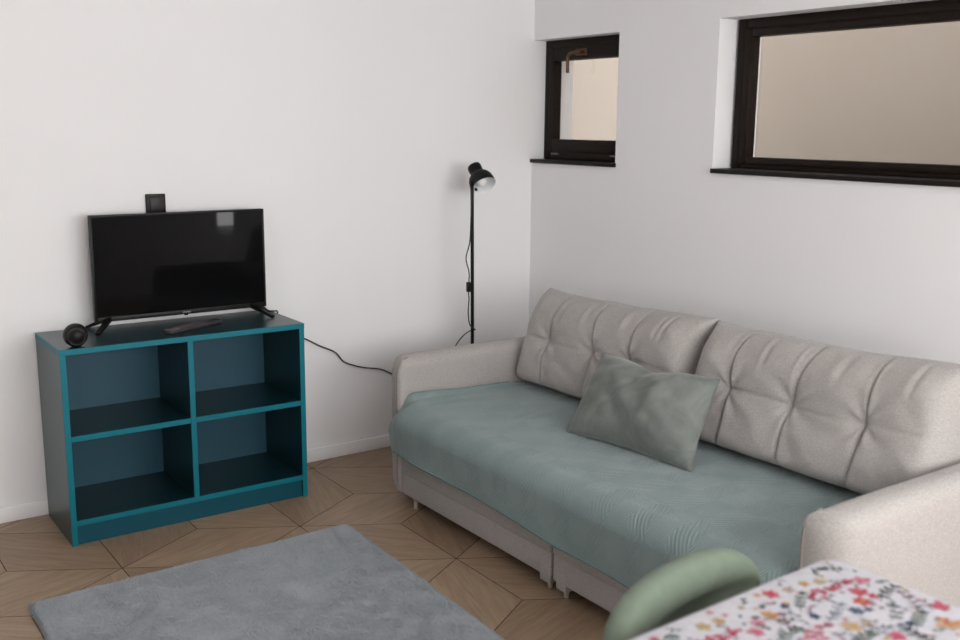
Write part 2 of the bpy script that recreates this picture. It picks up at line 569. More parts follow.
# ------------------------------------------------------------------ shelf unit
def shelf_unit():
    xl, xr, yf, yb, h, t = -2.513, -1.529, -.411, -.0215, .7694, .022
    root = empty('shelf_unit', ((xl + xr) / 2, (yf + yb) / 2, 0), 'low teal open cubby shelf unit with four compartments against the white wall', 'shelf')
    P = []
    def board(name, lo, hi, m=M_TEAL):
        """panel with a brighter edge band on its front"""
        bm = bmesh.new()
        add_box(bm, (lo[0], lo[1] + .0025, lo[2]), (hi[0], hi[1], hi[2]), .0008, 1, 0)
        o = bm_obj(name, bm, m)
        bm = bmesh.new()
        add_box(bm, lo, (hi[0], lo[1] + .0025, hi[2]), .0006, 1)
        e = bm_obj('edge_band', bm, M_EDGE)
        adopt(root, o, e)
        e.parent = o
        return o
    board('side_panel', (xl, yf, 0), (xl + t, yb, h - .0225))
    board('side_panel', (xr - t, yf, 0), (xr, yb, h - .0225))
    top = board('top_panel', (xl, yf, h - .022), (xr, yb, h))
    # thin edge strips along the short sides of the top
    for a, b in ((xl - .0008, xl + .0002), (xr - .0002, xr + .0008)):
        s = box('edge_band', (a, yf, h - .022), (b, yb, h), M_EDGE); adopt(root, s); s.parent = top
    board('bottom_shelf', (xl + t + .0004, yf, .078), (xr - t - .0004, yb - .006, .078 + t))
    xm = (xl + xr) / 2
    board('divider', (xm - t / 2, yf, .1005), (xm + t / 2, yb - .006, h - .0225))
    board('shelf', (xl + t + .0004, yf + .0012, .412), (xm - t / 2 - .0004, yb - .006, .412 + t))
    board('shelf', (xm + t / 2 + .0004, yf + .0012, .412), (xr - t - .0004, yb - .006, .412 + t))
    o = box('plinth', (xl + t + .0004, yf + .012, 0), (xr - t - .0004, yf + .03, .0775), M_PLINTH); adopt(root, o)
    o = box('back_panel', (xl + t + .0004, yb - .0055, .0), (xr - t - .0004, yb, h - .0225), M_TEALBACK); adopt(root, o)
shelf_unit()
SH = .7694

# ------------------------------------------------------------------ television
def television():
    xa, xb, za, zb, yf = -2.3035, -1.5705, .803, 1.2335, -.12
    root = empty('television', ((xa + xb) / 2, -.1, SH), 'black flat screen television standing on the teal shelf unit', 'television')
    bm = bmesh.new()
    add_box(bm, (xa, yf + .004, za), (xb, yf + .028, zb), .003)
    add_box(bm, (xa + .09, yf + .026, za + .04), (xb - .09, yf + .066, zb - .12), .012, 3)
    body = bm_obj('casing', bm, M_BLACK, smooth=True)
    b = .0085
    bm = bmesh.new()
    add_box(bm, (xa, yf, za), (xa + b, yf + .006, zb), .0015)
    add_box(bm, (xb - b, yf, za), (xb, yf + .006, zb), .0015)
    add_box(bm, (xa + b, yf, zb - b), (xb - b, yf + .006, zb), .0015)
    add_box(bm, (xa + b, yf - .001, za), (xb - b, yf + .006, za + .019), .0015)
    bez = bm_obj('bezel', bm, M_BLACK, smooth=True)
    scr = box('screen', (xa + b - .001, yf + .002, za + .018), (xb - b + .001, yf + .005, zb - b + .001), M_SCREEN)
    # small raised maker's mark: a row of tiny silver letter bars
    bm = bmesh.new()
    cx = (xa + xb) / 2 + .007
    for i in range(6):
        x = cx - .0165 + i * .0058
        add_box(bm, (x, yf - .0016, za + .0065), (x + .0012, yf - .0009, za + .0125))
        add_box(bm, (x + .0012, yf - .0016, za + (.0112 if i % 2 else .0065)), (x + .0042, yf - .0009, za + (.0125 if i % 2 else .0078)))
        add_box(bm, (x + .0012, yf - .0016, za + .009), (x + .0042, yf - .0009, za + .0101))
    logo = bm_obj('logo', bm, M_LOGO)
    led = box('sensor', (cx - .009, yf + .0005, za - .005), (cx + .006, yf + .012, za + .001), M_BLACK, bevel=.001)
    adopt(root, body, bez, scr, logo, led)
    for tip_f, tip_b, at in (((-2.322, -.212), (-2.318, -.036), (-2.245, -.108)), ((-1.586, -.226), (-1.548, -.040), (-1.640, -.108))):
        bm = bmesh.new()
        for tip in (tip_f, tip_b):
            a = Vector((at[0], at[1], za + .012)); bpt = Vector((tip[0], tip[1], SH + .005))
            d = (bpt - a).normalized(); sd = d.cross(Vector((0, 0, 1))).normalized()
            upv = sd.cross(d).normalized()
            vs = []
            for p, wd, ht in ((a, .011, .010), (bpt, .009, .0052)):
                for s1, s2 in ((-1, -1), (1, -1), (1, 1), (-1, 1)):
                    vs.append(bm.verts.new(p + sd * wd * s1 + upv * ht * s2))
            for q in ((0, 3, 2, 1), (4, 5, 6, 7), (0, 1, 5, 4), (1, 2, 6, 5), (2, 3, 7, 6), (3, 0, 4, 7)):
                bm.faces.new([vs[i] for i in q])
        bmesh.ops.recalc_face_normals(bm, faces=bm.faces)
        zmin = min(v.co.z for v in bm.verts)
        for v in bm.verts: v.co.z += max(0, SH + .0003 - v.co.z) if v.co.z < SH + .0003 else 0
        f = bm_obj('foot', bm, M_BLACK)
        adopt(root, f)
television()

# power cable: from behind the television over the shelf edge and along the wall
cp = [(-1.585, -.085, .83), (-1.565, -.06, .80), (-1.545, -.075, .7745), (-1.525, -.10, .7735), (-1.506, -.09, .765), (-1.500, -.06, .70), (-1.47, -.02, .655), (-1.40, -.012, .632), (-1.336, -.010, .608),
      (-1.26, -.010, .565), (-1.182, -.010, .526), (-1.14, -.010, .477), (-1.091, -.010, .451), (-1.02, -.010, .428), (-.936, -.010, .410), (-.879, -.010, .382), (-.80, -.010, .34), (-.74, -.012, .29)]
tag(tube('power_cable', cp, .0036, M_CORD, seg=8, sub=6), 'thin black cable running from the television along the white wall behind the sofa', 'cable')

# ------------------------------------------------------------------ small round speaker
def ball():
    c = Vector((-2.440, -.362, SH + .0425)); r = .0445
    root = empty('ball_speaker', (c.x, c.y, SH), 'small round black ball speaker on the front left corner of the teal shelf unit', 'speaker')
    prof = []
    for i in range(33):
        th = -PI / 2 + PI * i / 32
        prof.append((max(0, r * math.cos(th)), r * math.sin(th)))
    prof = [(q, max(z, -.0418)) for q, z in prof]
    V, F = lathe_data(prof, 40, Matrix.Translation(c))
    o = mesh_obj('shell', V, F, M_BLACK)
    # ringed face turned to the room
    d = Vector((-.10, -.93, -.02)).normalized()
    q = d.to_track_quat('Z', 'Y').to_matrix().to_4x4()
    M = Matrix.Translation(c + d * .031) @ q
    V, F = lathe_data([(.0335, -.004), (.0335, .004), (.031, .0055), (.0285, .004), (.0285, .002), (.022, .006), (.0205, .0085), (.019, .006), (.012, .0105), (.0105, .0122), (.009, .0105), (0, .0115)], 40, M)
    f = mesh_obj('ringed_face', V, F, plain('speaker_face', srgb(26, 22, 22), .28))
    V, F = lathe_data([(.0265, .0025), (.0265, .0055), (.0245, .0062), (.0245, .0025)], 40, M)
    g = mesh_obj('trim_ring', V, F, plain('copper_brown_ring', srgb(46, 30, 22), .35, metallic=.5))
    adopt(root, o, f, g)
ball()

# ------------------------------------------------------------------ remote control
def remote():
    a = Vector((-2.092, -.338)); b = Vector((-1.818, -.208))
    d = (b - a); L = d.length; ang = math.atan2(d.y, d.x)
    root = empty('remote_control', ((a.x + b.x) / 2, (a.y + b.y) / 2, SH), 'long dark grey remote control lying on the shelf unit in front of the television', 'remote control', rot=(0, 0, ang))
    bm = bmesh.new()
    add_box(bm, (-L / 2 * .93, -.023, .0006), (L / 2 * .93, .023, .019), .006, 3)
    o = bm_obj('body', bm, M_REMOTE, root, smooth=True)
    bm = bmesh.new()
    for i in range(9):
        for j in range(3):
            x = -L * .33 + i * .020; y = -.013 + j * .013
            add_box(bm, (x - .006, y - .004, .0185), (x + .006, y + .004, .0212), .0012, 1)
    bm_obj('buttons', bm, M_BTN, root, smooth=True)
    box('end_cap', (L / 2 * .93 - .012, -.0205, .004), (L / 2 * .93 + .0015, .0205, .0195), M_SILVER, root, bevel=.003)
    box('front_cover', (-L / 2 * .93 - .001, -.0215, .012), (-L / 2 * .93 + .045, .0215, .0202), M_BTN, root, bevel=.003)
remote()

# ------------------------------------------------------------------ wall outlet
root = empty('wall_outlet', (-2.003, 0, 1.26), 'dark grey square wall outlet on the white wall just above the television', 'wall outlet')
bm = bmesh.new()
add_box(bm, (-2.044, -.014, 1.222), (-1.962, 0, 1.304), .003)
o = bm_obj('plate', bm, plain('outlet_plate', srgb(27, 24, 25), .5, .3), smooth=True)
o2 = box('rocker', (-2.030, -.021, 1.234), (-1.972, -.0135, 1.290), M_OUTLET, bevel=.003)
o3 = box('side_strip', (-2.040, -.0175, 1.226), (-2.033, -.0135, 1.292), M_OUTLET, bevel=.0015)
adopt(root, o, o2, o3)

# ------------------------------------------------------------------ floor lamp
def floor_lamp():
    px, py = -.548, -.25
    root = empty('floor_lamp', (px, py, 0), 'slim black reading floor lamp with dome shade in the corner behind the sofa', 'lamp')
    base = lathe('base', [(0, 0), (.115, 0), (.118, .004), (.118, .012), (.112, .017), (.03, .021), (.013, .03), (.0, .03)], M_BLACKM, seg=48, M=Matrix.Translation((px, py, 0)))
    pole = tube('pole', [(px + .003, py, .02), (px, py, .6), (px - .008, py, 1.24), (px - .010, py, 1.335)], .0085, M_BLACKM, seg=12)
    # shade axis points down and into the room
    d = Vector((-.02, -.60, -.80)).normalized()
    d = Vector((-.01, -.695, -.72)).normalized()
    oc = Vector((-.497, -.262, 1.312))
    q = d.to_track_quat('Z', 'Y').to_matrix().to_4x4()
    M = Matrix.Translation(oc) @ q        # +z = out of the opening
    outer = [(.0, -.128), (.026, -.128), (.033, -.124), (.0345, -.118), (.033, -.088), (.0315, -.078), (.038, -.074), (.050, -.062), (.0585, -.046), (.0625, -.026), (.0635, 0)]
    V, F = lathe_data(outer, 44, M)
    sh = mesh_obj('shade', V, F, M_BLACKM)
    inner = [(.0635, 0), (.0622, -.001), (.061, -.026), (.057, -.045), (.049, -.060), (.037, -.072), (.016, -.076), (0, -.076)]
    V, F = lathe_data(inner, 44, M)
    si = mesh_obj('shade_lining', V, F, M_WHITEIN)
    bl = [(.0, -.074), (.013, -.074), (.0135, -.058), (.020, -.048), (.0265, -.034), (.027, -.024), (.022, -.012), (.012, -.006), (0, -.005)]
    V, F = lathe_data(bl, 28, M)
    bu = mesh_obj('bulb', V, F, M_BULB)
    # knuckle joining shade and pole
    kn = M @ Vector((0, 0, -.05))
    jt = tube('joint', [(px - .010, py, 1.315), tuple((Vector((px - .010, py, 1.34)) + kn) / 2 + Vector((-.004, .0, .0))), tuple(M @ Vector((-.0, .0, -.075)))], .010, M_BLACKM, seg=12)
    knob = lathe('switch_knob', [(0, 0), (.006, 0), (.006, .012), (.0, .012)], M_BLACKM, seg=16, M=M @ Matrix.Translation((-.012, -.048, -.014)) @ Matrix.Scale(-1, 4, (0, 0, 1)))
    # cord with inline switch hanging along the pole
    pts = [(px - .016, py - .008, 1.31), (px - .022, py - .016, 1.27), (-.574, -.268, 1.224), (-.581, -.27, 1.056), (-.603, -.27, .97), (-.585, -.27, .901), (-.585, -.27, .852), (-.587, -.27, .803), (-.584, -.27, .763),
           (-.588, -.27, .70), (-.578, -.27, .64), (-.545, -.266, .612), (-.535, -.25, .606), (-.548, -.236, .602), (-.60, -.245, .582), (-.664, -.27, .538), (-.70, -.24, .42), (-.70, -.15, .2), (-.70, -.03, .15)]
    cd = tube('cord', pts, .003, M_CORD, seg=8, sub=6)
    sw = box('inline_switch', (-.596, -.281, .802), (-.576, -.259, .852), M_BLACK, bevel=.005)
    adopt(root, base, pole, sh, si, bu, jt, knob, cd, sw)
    sw.parent = cd
floor_lamp()

# ------------------------------------------------------------------ sofa
SX0, SX1 = -1.248, -.20          # front of arms / back of sofa
YL_IN, YL_OUT = -.722, -.600     # arm by the TV wall
YR_IN, YR_OUT = -2.732, -2.858    # arm near the table
ARM_H = .638

def rounded_box_bm(lo, hi, bev, seg=5):
    bm = bmesh.new(); add_box(bm, lo, hi, bev, seg); return bm

def arm_mesh(yin, yout):
    """upholstered arm: slab with a rounded nose on its outer front corner and a soft crown"""
    sgn = 1 if yout > yin else -1
    th = abs(yout - yin)
    ro, ri, rb = .085, .020, .035
    pl = []                                    # plan outline in (x, t), t from inner (0) to outer (th) side
    for k in range(7):
        a = PI * .5 * k / 6
        pl.append((SX0 + ri - ri * math.cos(a), ri - ri * math.sin(a)) if False else (SX0 + ri - ri * math.sin(a), ri - ri * math.cos(a)))
    for k in range(11):
        a = PI * .5 * k / 10
        pl.append((SX0 + ro - ro * math.cos(a), th - ro + ro * math.sin(a)))
    for k in range(5):
        a = PI * .5 * k / 4
        pl.append((SX1 - rb + rb * math.sin(a), th - rb + rb * math.cos(a)))
    for k in range(5):
        a = PI * .5 * k / 4
        pl.append((SX1 - rb + rb * math.cos(a), rb - rb * math.sin(a)))
    # subdivide the long sides
    out = []
    for i, p in enumerate(pl):
        q = pl[(i + 1) % len(pl)]
        n = 24 if abs(p[0] - q[0]) > .3 else 1
        for k in range(n): out.append((p[0] + (q[0] - p[0]) * k / n, p[1] + (q[1] - p[1]) * k / n))
    V = []; F = []
    n = len(out)
    cx = (SX0 + SX1) / 2
    z0 = .045
    prof = [(0, 1.0), (.010, .25), (.022, 0)]
    levels = []
    for k in range(6):
        a = PI * .5 * k / 5
        levels.append((z0 + .022 - .022 * math.cos(a), .022 - .022 * math.sin(a)))
    for k in range(1, 20): levels.append((z0 + .022 + (ARM_H - .046 - z0 - .022) * k / 20, 0.0))
    for k in range(9):
        a = PI * .5 * k / 8
        levels.append((ARM_H - .046 + .046 * math.sin(a), .052 - .052 * math.cos(a)))
    for z, ins in levels:
        for x, t in out:
            # front of the arm falls back in a round shoulder at the top and a little at the foot
            fr = smooth_step(SX0 + .16, SX0, x)
            dx = 0
            if z > ARM_H - .075: dx = .058 * (1 - math.sqrt(max(0, 1 - ((z - (ARM_H - .075)) / .078) ** 2)))
            if z < .12: dx = .022 * ((.12 - z) / .08) ** 2
            cxp = x + fr * dx
            # inset for rounded rims
            tt = min(max(t, ins), th - ins)
            xx = min(max(cxp, SX0 + ins * .6), SX1 - ins)
            puff = .004 * noise.noise(Vector((x * 3, z * 3, yin))) + .0015 * noise.noise(Vector((x * 11, z * 9, yin)))
            V.append((xx, yin + sgn * tt + puff, z + (.004 * math.sin((x - SX0) * 3) if z > ARM_H - .04 else 0)))
    for i in range(len(levels) - 1):
        for k in range(n):
            k2 = (k + 1) % n
            F.append((i * n + k, i * n + k2, (i + 1) * n + k2, (i + 1) * n + k))
    F.append(tuple(range(n))); F.append(tuple(range((len(levels) - 1) * n, len(levels) * n)))
    o = mesh_obj('armrest', V, F, M_SOFA)
    bm = bmesh.new(); bm.from_mesh(o.data); bmesh.ops.recalc_face_normals(bm, faces=bm.faces); bm.to_mesh(o.data); bm.free()
    return o

def sofa():
    root = empty('sofa', (-.73, -1.70, 0), 'greige fabric three seater sofa with tufted back cushions under a seafoam blanket', 'sofa')
    K = []
    ymid = -1.735
    # seat mattress
    bm = rounded_box_bm((-1.290, YR_IN + .003, .235), (-.33, YL_IN - .003, .432), .05, 6)
    K.append(bm_obj('seat', bm, M_SOFA, smooth=True))
    # two pull-out fronts
    for ya, yb in ((ymid + .004, YL_IN - .004), (YR_IN + .004, ymid - .004)):
        bm = bmesh.new()
        add_box(bm, (-1.243, ya, .145), (-1.15, yb, .236), .010, 3)
        add_box(bm, (-1.240, ya + .002, .052), (-1.15, yb - .002, .147), .008, 3)
        K.append(bm_obj('base_front', bm, M_SOFA, smooth=True))
    # corner posts flanking the middle gap
    for yy in (ymid + .035, ymid - .055):
        K.append(box('base_post', (-1.2425, yy - .026, .030), (-1.19, yy + .028, .10), M_SOFA, bevel=.006))
    K.append(box('base_frame', (-1.15, YR_IN + .003, .09), (SX1 + .01, YL_IN - .003, .238), M_DARKCLOTH))
    # feet
    for xx, yy in ((-1.215, -.80), (-1.215, ymid + .035), (-1.215, ymid - .055), (-1.215, -2.58), (-.28, -.80), (-.28, ymid), (-.28, -2.58)):
        top = .054 if xx < -1 and (abs(yy + .80) < .01 or abs(yy + 2.58) < .01) else (.032 if xx < -1 else .092)
        K.append(lathe('foot', [(0, 0), (.008, 0), (.009, .004), (.011, top), (0, top)], M_FOOT, seg=16, M=Matrix.Translation((xx, yy, 0))))
    # arms
    for yi, yo in ((YL_IN, YL_OUT), (YR_IN, YR_OUT)):
        a = arm_mesh(yi, yo)
        adopt(root, a)
        sg = 1 if yo > yi else -1
        yy = yi + sg * .017
        pts = [(SX0 + .022, yy, .05), (SX0 + .004, yy, .10), (SX0 + .0005, yy, .16), (SX0 + .0005, yy, .30), (SX0 + .0005, yy, .45), (SX0 + .001, yy, ARM_H - .085), (SX0 + .008, yy, ARM_H - .045), (SX0 + .030, yy + sg * .004, ARM_H - .014), (SX0 + .055, yy + sg * .010, ARM_H - .003)]
        p = tube('piping', pts, .0042, M_PIPE, seg=8, sub=5)
        adopt(root, p); p.parent = a
    # back frame behind the cushions
    bm = rounded_box_bm((-.33, YR_IN + .003, .238), (SX1, YL_IN - .003, .70), .04, 5)
    K.append(bm_obj('backrest_frame', bm, M_SOFA, smooth=True))
    for o in K:
        if o.parent is None: adopt(root, o)
    # tufted back cushions
    def cushion(ya, yb, seams, seed, rise0, rise1):
        """ya > yb; big loose-filled cushion with vertical pleats and one cross seam"""
        nu, nv = 300, 96
        W = ya - yb; Hh = .424
        org = Vector((-.503, ya, .4505))                     # bottom edge, mid thickness
        up = Vector((.065, 0, .455)).normalized()
        nrm = Vector((-up.z, 0, up.x))
        V = []
        for side in (1, -1):
            for i in range(nu):
                ul = 2 * i / (nu - 1) - 1
                u = .5 + .5 * (.55 * ul + .45 * math.sin(ul * PI / 2)) if False else .5 + .5 * math.copysign(1 - (1 - abs(ul)) ** 1.6, ul)
                for j in range(nv):
                    vl = 2 * j / (nv - 1) - 1
                    v = .5 + .5 * math.copysign(1 - (1 - abs(vl)) ** 1.5, vl)
                    a, b = 2 * u - 1, 2 * v - 1
                    th = max(0.0, (1 - abs(a) ** (10 + 20 * (1 - v))) * (1 - abs(b) ** (2.9 if b > 0 else 16))) ** (.40 + .12 * max(0, b))
                    T = .150 if side == 1 else .105
                    if side == 1: T *= 1 + .22 * (1 - v) * (1 - (2 * v - .75) ** 2 * .4)
                    d = T * th
                    wob = noise.noise(Vector((u * 3 + seed, v * 2.2, side * 3.1)))
                    if side == 1:
                        edge = smooth_step(0, .08, min(v, 1 - v))
                        for s in seams:
                            sv = s + .022 * (v - .5) * (1 if seed > 2 else -1) + .012 * math.sin(v * 5 + seed + s * 9)
                            du = (u - sv) * W
                            d -= .017 * math.exp(-abs(du) / .0065) * (.6 + .4 * edge) + .009 * math.exp(-(du / .075) ** 2)
                            # pleat: one lip of each seam stands proud of the other
                            if du > 0: d += .011 * math.exp(-du / .028) * (1 - math.exp(-du / .003))
                            dv = (v - .50) * Hh
                            d -= .014 * math.exp(-(du * du + dv * dv) / (2 * .028 ** 2))
                            # creases radiating from each tuft
                            rr = math.hypot(du, dv)
                            ang = math.atan2(dv, du)
                            d += .0055 * math.exp(-rr / .09) * smooth_step(.01, .04, rr) * math.sin(ang * 7 + s * 31 + seed)
                        dv = (v - .50 - .01 * math.sin(u * 9 + seed)) * Hh
                        ends = smooth_step(0, .12, min(u, 1 - u))
                        d -= (.0055 * math.exp(-abs(dv) / .007) + .007 * math.exp(-(dv / .07) ** 2)) * (.5 + .5 * ends) * min(1, th * 1.4)
                        d += .010 * wob * th
                        d += .0045 * th * noise.noise(Vector((u * 11 + seed * 2, v * 8 + u * 6, 1.7)))
                        # gathers along the top edge
                        d += .0048 * th * smooth_step(.66, .98, v) * math.sin(u * 70 + 11 * noise.noise(Vector((u * 9, seed, 0)))) * smooth_step(0, .3, 1 - abs(noise.noise(Vector((u * 6, seed * 3, 2)))) * 1.6)
                    # outline: pinched sides, ear-like corners
                    cw = 1 - .030 * (1 - b * b)
                    ch = 1 - .05 * (1 - a ** 4) if b > 0 else 1.0
                    p = org + Vector((0, -1, 0)) * (W / 2 + a * cw * W / 2) + up * ((Hh + rise0 + (rise1 - rise0) * u ** 1.5) * (.5 + .5 * b * ch))
                    # soft slump of the top edge
                    p += Vector((0, 0, 1)) * (.007 * noise.noise(Vector((u * 4 + seed, 7.3, 0))) * v)
                    V.append(p + nrm * d * side)
        F = grid_faces(nu, nv, 0) + grid_faces(nu, nv, nu * nv, True)
        me_o = mesh_obj('back_cushion', V, F, M_SOFA)
        bm = bmesh.new(); bm.from_mesh(me_o.data)
        bmesh.ops.remove_doubles(bm, verts=bm.verts, dist=1e-4)
        bmesh.ops.recalc_face_normals(bm, faces=bm.faces)
        bm.to_mesh(me_o.data); bm.free()
        adopt(root, me_o)
    cushion(-.718, -1.722, (.20, .475, .715), 1.3, 0.0, .026)
    cushion(-1.728, -2.735, (.20, .475, .745), 5.1, .018, .040)
sofa()

# ------------------------------------------------------------------ blanket on the seat
def blanket():
    ns, ny = 150, 230
    # profile across the seat: from under the cushions forward, over the roll, down the front
    prof = []
    zt = .444
    for i in range(60):
        prof.append((-.52 - (1.225 - .52) * i / 59, zt))
    r = .072
    cx, cz = -1.225, zt - r
    for i in range(1, 31):
        th = PI / 2 * i / 30
        prof.append((cx - r * 1.05 * math.sin(th), cz + r * math.cos(th)))
    for i in range(1, 61):
        prof.append((cx - r * 1.05, cz - i / 60 * .20))
    ns = len(prof)
    # arc length
    S = [0]
    for i in range(1, ns): S.append(S[-1] + math.hypot(prof[i][0] - prof[i - 1][0], prof[i][1] - prof[i - 1][1]))
    V = []; UV = []
    iz = 90                                  # index where the straight drop starts
    for i, (x, z) in enumerate(prof):
        front = smooth_step(-1.20, -1.275, -(-x)) if False else smooth_step(1.19, 1.285, -x)
        for j in range(ny):
            u = j / (ny - 1)
            y_left = -.735 + front * .040
            y_right = -2.708
            # nonuniform: keep columns dense near the left edge
            y = y_left + (y_right - y_left) * (u ** 1.25)
            yy = -.695 + (y_right + .695) * (u ** 1.25)
            xx, zz = x, z
            hem = .250 - .030 * smooth_step(.0, 1.0, u) - .022 * smooth_step(.45, 1, u) + .006 * noise.noise(Vector((u * 9, 3, 0)))
            if i >= iz:
                t = (i - iz + 1) / (ns - iz)
                zz = cz + (hem - cz) * t
                xx = x + .018 * t * (1 - .4 * t) * 1.0 + .004 * math.sin(y * 9 + 1) * t
                xx += .006 * noise.noise(Vector((y * 5, z * 4, 1.1))) * t
            # gentle lie and wrinkles of the top
            wr = .007 * noise.noise(Vector((xx * 2.2, y * 2.2, .4))) + .0035 * noise.noise(Vector((xx * 9 + y * 5, y * 5 - xx * 2, 2.4)))
            wr *= (1 - .75 * front)
            zz += max(-.004, wr) + .004 * (1 - front)
            # long soft folds near the far arm
            if u < .55:
                f1 = math.exp(-((y + .95 + (xx + .9) * .35) / .035) ** 2) * .006
                f2 = math.exp(-((y + 1.22 - (xx + .9) * .25) / .030) ** 2) * .005
                zz += (f1 * smooth_step(-1.15, -.9, xx) + f2 * smooth_step(-1.2, -1.0, xx)) * (1 - front)
            # ride up against the far arm, thicker rolled ridge near the front
            dl = (y_left - y)
            lift = math.exp(-(dl / .030) ** 2)
            ridge = .018 + .018 * smooth_step(.75, 1.15, -x) + .0015 * math.sin(x * 21)
            zz += (1 - front) * lift * ridge * smooth_step(.55, .75, -x)
            ridge2 = math.exp(-((dl - .055) / .022) ** 2)
            zz += (1 - front) * ridge2 * .013 * smooth_step(.7, 1.0, -x)
            # wrap back round the outer corner of the arm front
            if front > 0:
                wrap = front * smooth_step(.045, 0, dl)
                xx += wrap * .030
                # corner falls in loose vertical folds
                xx -= front * .0035 * math.sin(dl * 2 * PI / .042 + z * 6) * math.exp(-dl / .11) * smooth_step(0, .02, dl)
                xx -= front * .006 * math.exp(-((dl - .13) / .05) ** 2) * math.sin(max(0, min(1, (z - .2) / .25)) * PI)
                zz -= front * (1 if i < iz else 1 - (i - iz + 1) / (ns - iz)) * .050 * smooth_step(.10, 0.0, dl)
            V.append((xx, y, zz))
            UV.append((yy, S[i]))
    F = grid_faces(ns, ny)
    o = mesh_obj('blanket', V, F, M_BLANKET)
    bm = bmesh.new(); bm.from_mesh(o.data); bmesh.ops.recalc_face_normals(bm, faces=bm.faces)
    if sum(f.normal.z for f in bm.faces) < 0: bmesh.ops.reverse_faces(bm, faces=bm.faces)
    bm.to_mesh(o.data); bm.free()
    ul = o.data.uv_layers.new(name='cloth')
    li = np.zeros(len(o.data.loops), dtype=np.int32); o.data.loops.foreach_get('vertex_index', li)
    ul.data.foreach_set('uv', np.array(UV)[li].ravel())
    sm = o.modifiers.new('thickness', 'SOLIDIFY'); sm.thickness = .006; sm.offset = 1
    tag(o, 'seafoam green ribbed blanket spread over the sofa seat and hanging down its front', 'blanket')
    pts = [Vector(V[(ns - 1) * ny + j]) + Vector((-.002, 0, 0)) for j in range(0, ny, 2)]
    tube('hem', pts, .0062, M_HEM, o, seg=8)
    # side hem rolled along the far arm
    pts = [Vector(V[i * ny]) + Vector((0, -.004, .002)) for i in range(14, ns, 2)]
    tube('hem', pts, .0055, M_HEM, o, seg=8)
blanket()

# ------------------------------------------------------------------ throw pillow
def pillow():
    BL = Vector((-.935, -1.440, .458)); BR = Vector((-.878, -2.020, .456))
    TL = Vector((-.690, -1.360, .722)); TR = Vector((-.715, -1.985, .748))
    cen = (BL + BR + TL + TR) / 4
    root_n = ((BR - BL).cross(TL - BL)).normalized()
    if root_n.x > 0: root_n = -root_n
    nu, nv = 110, 76
    V = []
    for side in (1, -1):
        for i in range(nu):
            u = i / (nu - 1)
            for j in range(nv):
                v = j / (nv - 1)
                a, b = 2 * u - 1, 2 * v - 1
                # edges pulled in between the corners
                uu = .5 + .5 * a * (1 - .045 * (1 - b * b))
                vv = .5 + .5 * b * (1 - .075 * (1 - a * a))
                p = BL * (1 - uu) * (1 - vv) + BR * uu * (1 - vv) + TL * (1 - uu) * vv + TR * uu * vv
                th = max(0, (1 - abs(a) ** 2.6) * (1 - abs(b) ** 2.4)) ** .62
                T = .105 if side == 1 else .055
                d = T * th
                if side == 1:
                    q = Vector((u * 2.6, v * 2.0, .7))
                    d += .020 * th * noise.noise(q) + .014 * th * noise.noise(Vector((u * 7 + v * 3, v * 5 - u * 4, 4.2)))
                    # dent from the top edge down the middle, folds toward corners
                    d -= .030 * math.exp(-((u - .47 - (1 - v) * .10) / .07) ** 2) * smooth_step(.35, 1, v) * th
                    d -= .012 * math.exp(-((u - v * .55 - .12) / .035) ** 2) * th * smooth_step(.0, .5, 1 - v)
                    d += .010 * math.exp(-((u - .82 + .25 * (1 - v)) / .05) ** 2) * th
                if v > .5: p -= Vector((0, 0, .022 * math.exp(-((u - .52) / .16) ** 2) * (v - .5) * 2))
                pt = p + root_n * d * side
                pt.z = max(pt.z, .4555 + .002 * th)
                V.append(pt)
    F = grid_faces(nu, nv, 0) + grid_faces(nu, nv, nu * nv, True)
    o = mesh_obj('throw_pillow', V, F, M_PILLOW)
    bm = bmesh.new(); bm.from_mesh(o.data)
    bmesh.ops.remove_doubles(bm, verts=bm.verts, dist=1e-4)
    bmesh.ops.recalc_face_normals(bm, faces=bm.faces)
    bm.to_mesh(o.data); bm.free()
    tag(o, 'plush grey-green throw pillow leaning on the sofa back cushions', 'pillow')
    # stitched edge seam
    rim = []
    for i in range(nu): rim.append(Vector(V[i * nv]))
    for j in range(nv): rim.append(Vector(V[(nu - 1) * nv + j]))
    for i in range(nu - 1, -1, -1): rim.append(Vector(V[i * nv + nv - 1]))
    for j in range(nv - 1, -1, -1): rim.append(Vector(V[j]))
    rim = [p for k, p in enumerate(rim) if k == 0 or (p - rim[k - 1]).length > 1e-4]
    tube('seam', rim, .0026, M_PILLOW, o, seg=6)
pillow()

